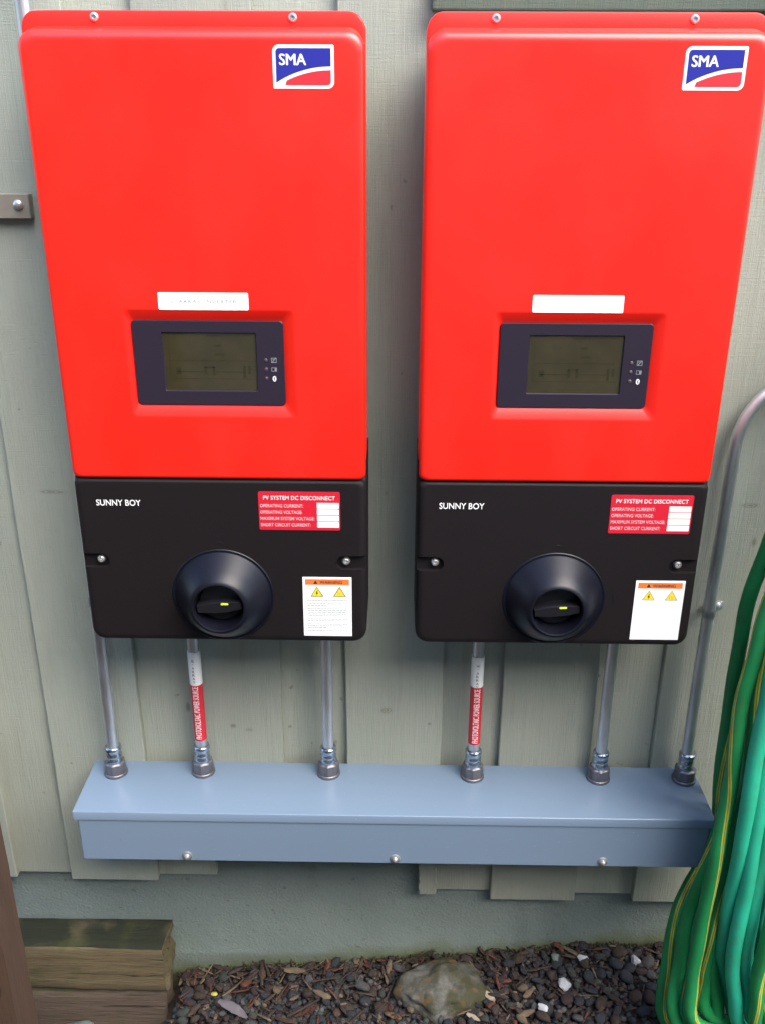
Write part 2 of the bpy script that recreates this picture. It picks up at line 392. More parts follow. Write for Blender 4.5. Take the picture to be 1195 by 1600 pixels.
def text_mesh(body, w, h, bold=0, spacing=1.0, depth=.0003, extrude=None, shear=0, res=3):
    """text as a thin mesh in the xz plane, lower left at 0,0, scaled to w x h, facing -y"""
    c = bpy.data.curves.new('lettering', 'FONT'); c.body = body; c.offset = bold; c.space_character = spacing
    c.resolution_u = res; c.extrude = .01; c.shear = shear
    o = bpy.data.objects.new('lettering', c); COL.objects.link(o); bpy.context.view_layer.update()
    me = bpy.data.meshes.new_from_object(o.evaluated_get(bpy.context.evaluated_depsgraph_get()))
    bpy.data.objects.remove(o); bpy.data.curves.remove(c)
    b = bmesh.new(); b.from_mesh(me); bpy.data.meshes.remove(me)
    xs = [v.co.x for v in b.verts]; ys = [v.co.y for v in b.verts]; x0, x1, y0, y1 = min(xs), max(xs), min(ys), max(ys)
    sx = w/(x1-x0); sy = h/(y1-y0)
    for v in b.verts:
        x, y, z = v.co; v.co = ((x-x0)*sx, -depth if z > 0 else 0, (y-y0)*sy)
    return b
def move(bm, d):
    bmesh.ops.translate(bm, verts=bm.verts, vec=d); return bm
def wrap(bm, R0, cx, cy, z0, a0=0):
    """bend flat lettering (x = around, z = up, y = height off the surface) round a vertical pipe facing -y"""
    for k in range(-8, 9):      # cut the letters into narrow strips first, so that they follow the curve
        bmesh.ops.bisect_plane(bm, geom=bm.verts[:]+bm.edges[:]+bm.faces[:], plane_co=(k*.0011+.0001, 0, 0), plane_no=(1, 0, 0))
    for v in bm.verts:
        x, y, z = v.co; a = x/R0+a0; rr = R0-y+.00015
        v.co = (cx+rr*math.sin(a), cy-rr*math.cos(a), z0+z)
    return bm
def blob(r, seed, sub=2, squash=(1,1,1), amp=.25, freq=1.3, ang=False):
    b = bmesh.new(); bmesh.ops.create_icosphere(b, subdivisions=sub, radius=1)
    o = Vector((seed*3.7, seed*1.3, seed*7.1))
    for v in b.verts:
        p = v.co.normalized(); d = 1+amp*noise.noise(p*freq+o)+amp*.4*noise.noise(p*freq*2.6+o)
        q = p*d
        if ang:
            for k in range(5):
                nn = Vector((math.sin(seed*5+k*2.1), math.cos(seed*3+k*1.7), math.sin(seed+k*2.9))).normalized()
                dd = q.dot(nn)-.62
                if dd > 0: q -= nn*dd*.85
        v.co = Vector((q.x*squash[0]*r, q.y*squash[1]*r, q.z*squash[2]*r))
    return b
# ------------------------------------------------------------------ ground
GX = [-.62, -.54, -.49, -.17, .14, .45, .67]; GZ = [-.125, -.085, -.037, -.008, .022, .0685, .069]
def gz(x, y=0):
    return float(np.interp(x, GX, GZ)) - .02*max(0, -y-.3)/3
xs = sorted(set([-30, -10, -4, -2, -1.2] + [round(-1+.05*i, 3) for i in range(49)] + [2, 4, 10, 30]))
ys = sorted(set([-30, -12, -6, -3, -2, -1.4, -1] + [round(-.8+.05*i, 3) for i in range(17)] + [.05, .3]))
bm = bmesh.new(); G = [[bm.verts.new((x, y, gz(x, y)-.012+.006*noise.noise(Vector((x*9, y*9, 0))))) for y in ys] for x in xs]
for i in range(len(xs)-1):
    for j in range(len(ys)-1): bm.faces.new((G[i][j], G[i+1][j], G[i+1][j+1], G[i][j+1]))
ground = obj('ground', bm, M['soil'], smooth=60, kind='structure')

# ------------------------------------------------------------------ house wall: board siding, trim and foundation
wall = thing('house_wall', (0, 0, 0), 'sage green painted wall of rough vertical boards over a concrete foundation', 'wall')
TOPZ = 3.0
def board(x0, x1, z0, y0=0.0, z1=TOPZ, notch=None, seed=0):
    """one board, edges slightly uneven, back 18 mm behind its face; notch=(x, z): left of x the board stops at z"""
    rnd = random.Random(seed); n = 26
    def edge(x, s):
        return [(x+rnd.uniform(-.0007, .0007)+.0008*math.sin(k*.9+seed*s), z0+(z1-z0)*k/n) for k in range(n+1)]
    Lf, Rt = edge(x0, 1), edge(x1, 2)
    b = bmesh.new(); bv = .0018
    for k in range(n):
        (xa, za), (xb, zb) = Lf[k], Lf[k+1]; (xc, _), (xd, _) = Rt[k], Rt[k+1]
        if k == 0: rows = {}
        pass
    def ring(k):
        xa, z = Lf[k]; xc, _ = Rt[k]
        return [(xa, y0+.018, z), (xa, y0+bv, z), (xa+bv, y0, z), (xc-bv, y0, z), (xc, y0+bv, z), (xc, y0+.018, z)]
    loft([ring(k) for k in range(n+1)], cap0=True, cap1=True, bm=b)
    return b
RAISED = [(-1.30, -1.10, .295), (-1.06, -.8658, .295), (-.7386, -.538, .291), (-.4288, -.2335, .36), (-.0988, .1045, .3605), (.231, .427, .2485), (.5607, .757, .2485), (.893, 1.09, .2485), (1.22, 1.42, .25), (1.55, 1.75, .25)]
REC = [(-1.13, -1.03, .297), (-.89, -.715, .2938), (-.56, -.405, .2928), (-.257, -.078, .37), (.082, .253, .2585), (.405, .583, .2535), (.735, .915, .2535), (1.07, 1.24, .2535), (1.40, 1.57, .2535)]
for i, (a, b_, z) in enumerate(RAISED): obj('siding_board', board(a, b_, z, 0, seed=i+1), M['siding'], wall)
obj('siding_board', board(.0650, .1045, .261, 0.0, z1=.3600, seed=44), M['siding'], wall)
for i, (a, b_, z) in enumerate(REC): obj('siding_board', board(a, b_, z, .0185, seed=i+20), M['siding'], wall)
bm = bmesh.new()
nx = 60
prof = lambda x: [(x, .0385, .45), (x, .0388, .0400+.02*x), (x, .0376, .0370+.02*x), (x, .0370, .028+.02*x), (x, .0365, -.2)]
loft([[(p[0], p[1]+.0012*noise.noise(Vector((x*14, k*3.1, 0)))-.0*k, p[2]+(.003*noise.noise(Vector((x*22, 0, 5))) if 0 < k < 4 else 0)) for k, p in enumerate(prof(x))] for x in [-1.6+3.6*i/120 for i in range(121)]], closed=False, bm=bm)
bm2 = box(-1.6, 2.0, .0405, .25, -.2, TOPZ); join(bm, bm2)
obj('foundation', bm, M['found'], wall, smooth=30)
ledge = obj('window_ledge', box(.0505, 1.9, -.040, -.001, 2.0855, 2.135, .003, 2), M['trim'], wall)

# unseen house added behind the camera: shades the lower wall, bounces some fill back
nh = thing('added_shade_house', (0, -NB_D, 0), 'plain tan lap-sided house added unseen behind the camera to shade the lower wall', 'house')
bm = bmesh.new()
box(-9, 9, -5, 0, -.2, NB_H-.05, bm=bm)
k = 0
while k*.2 < NB_H-.3:
    a = loft([[(x, 0.002, k*.2), (x, .022, k*.2), (x, .006, k*.2+.2)] for x in (-9, 9)], True, True); join(bm, a); k += 1
obj('wall', bm, M['shade_house'], nh)
obj('roof', loft([[(x, -5.4, NB_H-.1), (x, .35, NB_H-.1), (x, .35, NB_H), (x, -2.5, NB_H+1.0), (x, -5.4, NB_H)] for x in (-9.3, 9.3)], True, True), M['roof'], nh)

# unseen side fence added left of the brown post to keep sky light off
fs = thing('added_shade_fence', (-1.0, -.4, 0), 'brown plank fence added out of view on the left to shade the lower wall', 'fence')
for i in range(19): obj('plank', box(-.012, .008, -.142*i-.138, -.142*i, -.1, 2.35, .002), M['fence'], fs)
obj('rail', box(-.05, -.0125, -2.7, 0, 1.5, 1.59), M['fence'], fs); obj('rail', box(-.05, -.0125, -2.7, 0, .3, .39), M['fence'], fs)

# ------------------------------------------------------------------ inverters
def poly_prism(pts, y0, y1): return plate(pts, y0, y1)
def recess_boolean(o, cutters):
    for c in cutters:
        md = o.modifiers.new('b', 'BOOLEAN'); md.operation = 'DIFFERENCE'; md.solver = 'EXACT'; md.object = c
    bpy.context.view_layer.update()
    me = bpy.data.meshes.new_from_object(o.evaluated_get(bpy.context.evaluated_depsgraph_get()))
    o.modifiers.clear(); old = o.data; o.data = me; bpy.data.meshes.remove(old)
    for c in cutters:
        d = c.data; bpy.data.objects.remove(c); bpy.data.meshes.remove(d)
def screw_bm(x, y, z, r, hgt=.003, hexr=.0022):
    b = lathe([(r*1.0, 0), (r*1.0, -.0008), (r*.86, -hgt*.75), (r*.62, -hgt), (hexr*1.05, -hgt)], 20, 'y', (x, y, z))
    # hex socket
    b.faces.ensure_lookup_table()
    f = b.faces[-1] if len(b.faces[-1].verts) > 4 else max(b.faces, key=lambda q: len(q.verts))
    return b
def add_screw(x, y, z, r, parent, name='screw', hgt=.003):
    b = lathe([(r, .0002), (r, -.0008), (r*.88, -hgt*.72), (r*.66, -hgt), (r*.40, -hgt), (r*.36, -hgt*.35)], 20, 'y', (x, y, z))
    return obj(name, b, M['screw'], parent, smooth=35)
def arc_pts(n, f): return [f(k/n) for k in range(n+1)]

def make_inverter(x0, dx, label, glare, sticker_text, W=.4935, fs=(.1065, .3915), rx=0):
    """x0: left edge; dx: sideways offset of everything fixed to the front; z values are heights above the soil"""
    Z0 = 1.05
    t = thing('solar_inverter', (x0, 0, Z0), label, 'solar inverter', 'red and black solar inverters side by side on the wall')
    def P(bm): return move(bm, (0, 0, -Z0))
    # housing behind the covers, standing off the wall on a mounting plate
    b = box(.012, W-.012, -.168, -.03, 1.062, 2.05, .004); join(b, box(.08, W-.08, -.03, 0, 1.15, 2.0))
    obj('housing', P(b), M['housing'], t)
    # red cover with a rounded front, screw flange on top and the display pocket
    zb, zt = 1.3665, 2.0460
    F = lambda i, top: rrect(i, W-i, zb+i*.6, zt-top, (.012, .012, .024, .024), 7)
    pk0 = rrect(.108+dx, .379+dx, 1.4755, 1.6525, .009, 7)
    pk1 = rrect(.111+dx, .376+dx, 1.4785, 1.650, .008, 7)
    pk2 = rrect(.1185+dx, .3615+dx, 1.4955, 1.6345, .006, 7)
    fl = rrect(-.0015, W+.0015, zb, 2.0735, (.010, .010, .024, .024), 7)
    flb = rrect(-.0015, W+.0015, zb, 2.0735, (.010, .010, .024, .024), 7)
    loops = [at_y(rrect(.004, W-.004, zb+.003, 2.068, (.008, .008, .02, .02), 7), -.11),
             at_y(fl, -.112), at_y(flb, -.1685),
             at_y(rrect(-.0005, W+.0005, zb+.0006, 2.0725, (.010, .010, .024, .024), 7), -.1705), at_y(rrect(.0000, W-.0000, zb+.0008, 2.0715, (.010, .010, .024, .024), 7), -.1708),
             at_y(rrect(.0005, W-.0005, zb+.0008, 2.0525, (.010, .010, .024, .024), 7), -.1712),
             at_y(rrect(.0000, W-.0000, zb+.001, 2.0505, (.010, .010, .024, .024), 7), -.1735),
             at_y(rrect(-.0010, W+.0010, zb+.0006, 2.0490, (.011, .011, .024, .024), 7), -.186),
             at_y(F(-.0012, -.0010), -.1925), at_y(F(.0004, .0012), -.1962), at_y(F(.0034, .0050), -.1987), at_y(F(.0078, .0098), -.1998), at_y(F(.0105, .0125), -.2000), at_y(F(.0120, .0140), -.2000), at_y(F(.03, .035), -.2000),
             at_y(rrect(.1055+dx, .3815+dx, 1.473, 1.655, .0095, 7), -.2000), at_y(rrect(.1070+dx, .3800+dx, 1.4745, 1.6535, .009, 7), -.2000), at_y(pk0, -.2000), at_y(pk1, -.1992), at_y(pk2, -.1925), at_y(rrect(.1195+dx, .3605+dx, 1.4965, 1.6335, .006, 7), -.1918)]
    cover = obj('red_cover', P(loft(loops, cap0=True, cap1=True)), M['red'], t, smooth=38)
    for sx_ in fs: add_screw(sx_, -.1706, 2.0645-Z0, .0066, t, 'flange_screw', .004)
    # display unit
    bz = loft([at_y(rrect(.1190+dx, .3610+dx, 1.4960, 1.6340, .006, 7), -.1920), at_y(rrect(.1190+dx, .3610+dx, 1.4960, 1.6340, .006, 7), -.1955),
               at_y(rrect(.1198+dx, .3602+dx, 1.4968, 1.6332, .006, 7), -.1965),
               at_y(rrect(.1655+dx, .3170+dx, 1.5185, 1.6155, .0025, 7), -.1965), at_y(rrect(.1668+dx, .3157+dx, 1.5197, 1.6143, .002, 7), -.1935)], cap0=True)
    bezel = obj('display_bezel', P(bz), M['bezel'], t, smooth=35)
    obj('display_screen', P(plate(rrect(.1650+dx, .3175+dx, 1.518, 1.616, .002, 3), -.1935, -.1925)), M['lcd'], t)
    mk = bmesh.new(); yq = -.1937; Lx = .1668+dx
    def bar(a, b_, c, d): join(mk, plate([(Lx+a, c), (Lx+b_, c), (Lx+b_, d), (Lx+a, d)], yq, yq+.0003))
    for (a, b_, c, d) in ((.070,.098,1.6085,1.6105),(.082,.093,1.592,1.5955),(.083,.098,1.5775,1.581),(.008,.138,1.5685,1.5692),(.02,.064,1.5500,1.5512),(.081,.128,1.5500,1.5512),(.008,.142,1.5388,1.5394),
                          (.018,.026,1.546,1.5575),(.064,.068,1.546,1.560),(.077,.081,1.545,1.560),(.064,.081,1.5575,1.559),(.127,.131,1.541,1.561),(.135,.139,1.5475,1.561),(.008,.0088,1.539,1.606),(.09,.1,1.569,1.5700),(.112,.143,1.6095,1.6102)): bar(a, b_, c, d)
    obj('display_segments', P(mk), M['lcdmark'], t)
    yb = -.1965
    for k, z in enumerate((1.5712, 1.5563, 1.5412)):
        obj('indicator_light', P(lathe([(.0030, .0003), (.0030, -.0004), (.0022, -.0009), (.001, -.0012)], 14, 'y', (.3312+dx, yb, z))), M['led'], t, smooth=50)
    ic = bmesh.new(); cxm = .3442+dx
    def frame(cx, cz, w_, h_, th):
        for (a, b_, c, d) in ((-w_, w_, h_-th, h_), (-w_, w_, -h_, -h_+th), (-w_, -w_+th, -h_+th, h_-th), (w_-th, w_, -h_+th, h_-th)):
            join(ic, plate([(cx+a, cz+c), (cx+b_, cz+c), (cx+b_, cz+d), (cx+a, cz+d)], yb-.0003, yb+.0001))
    frame(cxm, 1.5712, .0043, .0040, .0008)
    join(ic, plate([(cxm-.003, 1.5685), (cxm-.002, 1.5680), (cxm+.003, 1.5738), (cxm+.002, 1.5744)], yb-.0004, yb+.0001))
    join(ic, plate([(cxm-.0025, 1.5725), (cxm-.0005, 1.5725), (cxm-.0005, 1.5732), (cxm-.0025, 1.5732)], yb-.0005, yb+.0001))
    frame(cxm, 1.5560, .0043, .0032, .0007)
    join(ic, plate([(cxm+.0008, 1.5538), (cxm+.0033, 1.5538), (cxm+.0033, 1.5582), (cxm+.0008, 1.5582)], yb-.0004, yb+.0001))
    obj('indicator_icons', P(ic), M['greyprint'], t)
    ic = plate([(cxm+.0030*math.cos(a), 1.5408+.0046*math.sin(a)) for a in [2*PI*k/20 for k in range(20)]], yb-.0004, yb+.0001)
    obj('wireless_icon', P(ic), M['print_white'], t)
    ic = bmesh.new()   # the rune-like mark on the wireless icon
    for (p, q) in (((0,-.0032),(0,.0032)), ((0,.0032),(.0014,.0016)), ((.0014,.0016),(-.0014,-.0014)), ((0,-.0032),(.0014,-.0016)), ((.0014,-.0016),(-.0014,.0014))):
        d = Vector((q[0]-p[0], q[1]-p[1])); n_ = Vector((-d.y, d.x)).normalized()*.00028
        join(ic, plate([(cxm+p[0]+n_.x, 1.5408+p[1]+n_.y), (cxm+p[0]-n_.x, 1.5408+p[1]-n_.y), (cxm+q[0]-n_.x, 1.5408+q[1]-n_.y), (cxm+q[0]+n_.x, 1.5408+q[1]+n_.y)], yb-.0006, yb-.0003))
    obj('wireless_mark', P(ic), M['bezel'], t)
    # white name label above the display
    lb = obj('name_label', P(plate(rrect(.1665+dx, .3085+dx, 1.6508+.001, 1.6790, .0022, 4), -.2006, -.1999)), M['white'], t)
    tx = text_mesh(sticker_text, .104, .0052, 0, 1.25, .0002); move(tx, (.186+dx, -.2006, 1.6625)); obj('lettering', P(tx), M['greyprint'] if not glare else M['glareprint'], lb)
    # round-cornered logo badge
    bx0, bx1, bz0, bz1 = .3600+dx, .4475+dx, 1.9712, 2.0285
    badge = obj('logo_badge', P(plate(rrect(bx0, bx1, bz0, bz1, (.002, .009, .002, .009), 6), -.2007, -.1999)), M['white'], t)
    ww, hh = bx1-bx0, bz1-bz0; th = .0046
    curve = lambda s: (bx0+th+s*(ww-2*th), bz0+.0075+(.0218)*(1-(1-s)**2)**.92)
    top = [curve(k/16) for k in range(17)]
    inner = [(bx1-th, bz1-th)] + [(bx0+th+.005-.005*math.sin(a), bz1-th-.005+.005*math.cos(a)) for a in [k/5*PI/2 for k in range(6)]]
    obj('badge_field', P(plate(top+inner, -.2010, -.2006)), M['blue'], badge)
    low = [(x, z-.0050) for x, z in top[3:]]
    low2 = [(bx1-th, low[-1][1])] + [(bx1-th-.005+.005*math.cos(a), bz0+th+.005-.005*math.sin(a)) for a in [k/5*PI/2 for k in range(6)]] + [(low[0][0]-.002, bz0+th)]
    low = [p for p in low if p[1] > bz0+th+.0003]
    obj('badge_swoosh', P(plate(low+low2[1:], -.2010, -.2006)), M['redflat'], badge)
    sm_ = bmesh.new()
    for q, (ox, oz) in enumerate(((0, 0), (.0007, .0003), (-.0003, .0006))):
        tx = text_mesh('SMA', .0378, .0146, 0, 1.0, .0003); move(tx, (bx0+.0096+ox, -.2010-.00008*q, bz1-.0270+oz)); join(sm_, tx)
    obj('lettering', P(sm_), M['print_white'], badge)

    # black lower cover
    zB, zT = 1.0525, 1.3640
    def bl(i, j=None): return rrect(i, W-i, zB+(j if j is not None else i), zT-(j if j is not None else i)*.4, (.022-i*.4, .022-i*.4, .010, .010), 7)
    b = loft([at_y(rrect(.003, W-.003, zB+.004, 1.3955, (.02, .02, .003, .003), 7), -.05), at_y(rrect(-.0022, W+.0022, zB, 1.3965, (.022, .022, .003, .003), 7), -.06),
              at_y(rrect(-.0022, W+.0022, zB, 1.3965, (.022, .022, .003, .003), 7), -.1685), at_y(rrect(-.0020, W+.0020, zB, zT, (.022, .022, .01, .01), 7), -.186), at_y(bl(-.0010), -.1925),
              at_y(bl(.0008), -.1965), at_y(bl(.0042), -.1989), at_y(bl(.0085), -.1998), at_y(bl(.0115), -.2000), at_y(bl(.0130), -.2000)], cap0=True, cap1=True)
    lower = obj('lower_cover', P(b), M['black'], t)
    cut = []
    for (xa, xb, rr) in ((-.03, .0415+dx, (.001, .013, .013, .001)), (W-.0500, W+.03, (.013, .001, .001, .013))):
        c = loft([at_y(rrect(xa, xb, 1.1985, 1.2250, rr, 6), -.1905), at_y(rrect(xa, xb, 1.1978, 1.2257, rr, 6), -.215)], cap0=True, cap1=True)
        co = obj('cut', P(c), M['black'], t); cut.append(co)
    recess_boolean(lower, cut)
    lower.data.polygons.foreach_set('use_smooth', [True]*len(lower.data.polygons)); lower.data.set_sharp_from_angle(angle=R(35))
    for sx_ in (.0262+dx, W-.0335): add_screw(sx_, -.1908, 1.2128-Z0, .0076, t, 'cover_screw', .0075)
    tx = text_mesh('SUNNY BOY', .0765, .0112, .010, 1.0, .0003); move(tx, (.0305+dx, -.2001, 1.3165)); obj('lettering', P(tx), M['print_white'], t)
    # rotary dc disconnect
    cx, cz = .2375+dx, 1.1450
    bd = lathe([(.0915, .001), (.0908, -.0004), (.0893, -.0014), (.0880, -.0014), (.0868, -.0004), (.0850, -.0010), (.0800, -.008), (.0640, -.031), (.0535, -.0445), (.0490, -.0485), (.0458, -.0495), (.0437, -.0485), (.0428, -.0455), (.0415, -.015), (.0400, -.012)], 72, 'y', (cx, -.200, cz))
    # the collar is cut off flat where the cover ends
    for v in bd.verts:
        if v.co.z < 1.0575: v.co.z = 1.0575
    dial = obj('disconnect_dial', P(bd), M['blackdial'], t, smooth=35)
    kb = lathe([(.0385, -.011), (.0385, -.017), (.0365, -.0195), (.018, -.0215), (.001, -.0220)], 48, 'y', (cx, -.200, cz))
    hd = bmesh.new()   # lens-shaped grip bar, tilted a little
    n = 14; prof_ = []
    up = [(-.0395+.079*k/n, .0065+.0045*(1-(2*k/n-1)**2)) for k in range(n+1)]; dn = [(x, -z) for x, z in up[::-1]]
    pl = up+dn
    s1 = [(x*.97, z*.85) for x, z in pl]
    loft([at_y(pl, -.020), at_y(pl, -.0400), at_y(s1, -.0425)], cap0=True, cap1=True, bm=hd)
    bmesh.ops.rotate(hd, verts=hd.verts, cent=(0, 0, 0), matrix=Matrix.Rotation(R(-6), 3, 'Y')); move(hd, (cx, -.200, cz-.002))
    join(kb, hd)
    knob = obj('dial_knob', P(kb), M['knob'], dial, smooth=35)
    mkp = plate(rrect(cx+.003, cx+.0165, 1.1490, 1.1528, .0018, 4), -.2430, -.2420); move(mkp, (0, 0, .0))
    obj('pointer_mark', P(mkp), M['yellowmark'], dial)
    # moulded position signs round the dial
    for (ax, az, a0, a1, rr) in ((cx, cz+.0995, 20, 160, .006), (cx+.1005, cz-.004, -70, 60, .006), (cx+.1015, cz+.008, -60, 70, .004), (cx-.0985, cz-.006, 130, 250, .006)):
        pts = [(ax+rr*math.cos(R(a0+(a1-a0)*k/8)), -.2002, az+rr*math.sin(R(a0+(a1-a0)*k/8))) for k in range(9)]
        obj('moulded_sign', P(tube(pts, .00055, 6)), M['blackdial'], t)
    # red rating label
    rx0, rx1, rz0, rz1 = .3085+dx+rx, .4475+dx+rx, 1.2745, 1.3455
    rl = obj('disconnect_label', P(plate(rrect(rx0, rx1, rz0, rz1, .003, 4), -.2007, -.1999)), M['stickred'], t)
    tx = text_mesh('PV SYSTEM DC DISCONNECT', .122, .0075, .009, 1.05, .0002); move(tx, (rx0+.0085, -.2008, rz1-.0150)); obj('lettering', P(tx), M['print_white'], rl)
    for k, (s, w_) in enumerate((('OPERATING CURRENT:', .0735), ('OPERATING VOLTAGE:', .0715), ('MAXIMUM SYSTEM VOLTAGE:', .0925), ('SHORT CIRCUIT CURRENT:', .0855))):
        tx = text_mesh(s, w_, .0060, .004, 1.0, .0002); move(tx, (rx0+.0025, -.2008, rz1-.0290-k*.0118)); obj('lettering', P(tx), M['pinkprint'], rl)
        obj('blank_field', P(plate(rrect(rx1-.0395, rx1-.002, rz1-.0305-k*.0118, rz1-.0200-k*.0118, .0006, 2), -.2009, -.2006)), M['white'], rl)
    # white warning label
    wx0, wx1, wz0, wz1 = .3795+dx, .4660+dx, 1.0655, 1.1840
    wl = obj('warning_label', P(plate(rrect(wx0, wx1, wz0, wz1, .0006, 2), -.2007, -.1999)), M['white'], t)
    obj('header_band', P(plate(rrect(wx0+.0045, wx1-.0045, wz1-.0150, wz1-.0040, .0003, 2), -.2009, -.2006)), M['orange'], wl)
    tx = text_mesh('WARNING', .040, .0062, .010, 1.0, .0002); move(tx, (wx0+.0300, -.2010, wz1-.0128)); obj('lettering', P(tx), M['blackprint'], wl)
    sym = plate([(wx0+.0190, wz1-.0130), (wx0+.0265, wz1-.0130), (wx0+.02275, wz1-.0060)], -.2011, -.2008)
    obj('alert_symbol', P(sym), M['blackprint'], wl)
    for q, tx0 in enumerate((.0145, .0545)):
        c0 = wx0+tx0+.0105; zb_ = wz1-.0385
        tri = lambda s: [(c0-.0115*s, zb_+.0064-.0064*s), (c0+.0115*s, zb_+.0064-.0064*s), (c0, zb_+.0064+.0132*s)]
        outl = obj('hazard_triangle', P(plate(tri(1), -.2009, -.2006)), M['blackprint'] if not glare else M['greyprint'], wl)  # outline greyed where glare is put into the print colour
        b = plate(tri(.84), -.2011, -.2008)
        obj('triangle_field', P(b), M['yellow'], wl)
        if q == 0: pg = [(.0010,.0130),(-.0022,.0062),(-.0002,.0062),(-.0012,.0016),(.0024,.0078),(.0004,.0078),(.0016,.0130)]
        else: pg = None
        if pg: obj('hazard_glyph', P(plate([(c0+a, zb_+c) for a, c in pg], -.2013, -.2010)), M['blackprint'], wl)
        else:
            hb = bmesh.new()
            for o_ in (-.0028, 0, .0028): tube([(c0+o_+.0006*math.sin(k*1.3), -.2012, zb_+.0025+.0008*k) for k in range(9)], .00022, 5, bm=hb)
            obj('hazard_glyph', P(hb), M['greyprint'], wl)
    # grey border line and the illegible fine print
    fp = bmesh.new(); rnd = random.Random(3)
    for (a, b_, c, d) in ((wx0+.0045, wx1-.0045, wz0+.0040, wz0+.0044), (wx0+.0045, wx0+.0049, wz0+.004, wz1-.015), (wx1-.0049, wx1-.0045, wz0+.004, wz1-.015)):
        join(fp, plate([(a, c), (b_, c), (b_, d), (a, d)], -.2009, -.2006))
    z = wz1-.046
    for para in (1, 2, 5, 2, 3, 1):
        for ln in range(para):
            x = wx0+.0075; xe = wx1-(.0085 if ln < para-1 or para == 1 else rnd.uniform(.02, .05))
            while x < xe:
                w_ = rnd.uniform(.0015, .0065); w_ = min(w_, xe-x+.0005)
                join(fp, plate([(x, z-.0006), (x+w_, z-.0006), (x+w_, z+.0006), (x, z+.0006)], -.2009, -.2006)); x += w_+.0011
            z -= .0036
        z -= .0030
    obj('fine_print', P(fp), M['glareprint2'] if not glare else M['glarewhite'], wl)
    return t
M['glarewhite'] = mat('glare_washed_print', (.62, .63, .63), .45)  # fine print of the right unit, paled to imitate glare
M['glareprint2'] = mat('pale_blue_grey_print', (.27, .29, .31), .5)
inv1 = make_inverter(-.5435, .004, 'red and black inverter on the left, its white strip label printed in faint grey', False, 'S  ARRAY INVERTER')
inv2 = make_inverter(.0415, .0040, 'red and black inverter on the right, nearer the green hoses, white strip label paled by painted-in glare', True, 'W  ARRAY INVERTER', W=.4870, fs=(.0965, .3790), rx=.0125)

# ------------------------------------------------------------------ wireway under the inverters
tw = thing('wireway', (0, 0, .5), 'long grey enamelled steel wiring trough fixed under both inverters', 'wireway')
X0, X1, TZ = -.646, .652, .6281
def Q(bm): return move(bm, (0, 0, -.5))
b = box(X0+.0085, X1-.0085, -.1625, 0, TZ-.1255, TZ-.004, .0015); obj('trough_body', Q(b), M['trunk'], tw)
# lid: folded sheet with a front lip and side lips
prof_ = [(0, TZ-.0015), (0, TZ), (-.1625, TZ), (-.1642, TZ-.0006), (-.1650, TZ-.0022), (-.1650, TZ-.0205), (-.1636, TZ-.0205), (-.1636, TZ-.0035)]
b = loft([[(x, y, z) for y, z in prof_] for x in (X0+.0012, X1-.0012)], cap0=True, cap1=True)
join(b, box(X0, X0+.0014, -.1640, 0, TZ-.0205, TZ-.0008)); join(b, box(X1-.0014, X1, -.1640, 0, TZ-.0205, TZ-.0008))
obj('trough_lid', Q(b), M['trunk'], tw, smooth=50)
for x in (-.4206, .0087, .4358):
    b = lathe([(.0105, .0003), (.0105, -.0010), (.0085, -.0022), (.0060, -.0030), (.0052, -.0075), (.0030, -.0095), (.001, -.0100)], 20, 'y', (x, -.1625, .5160))
    obj('trough_screw', Q(b), M['screw'], tw, smooth=35)

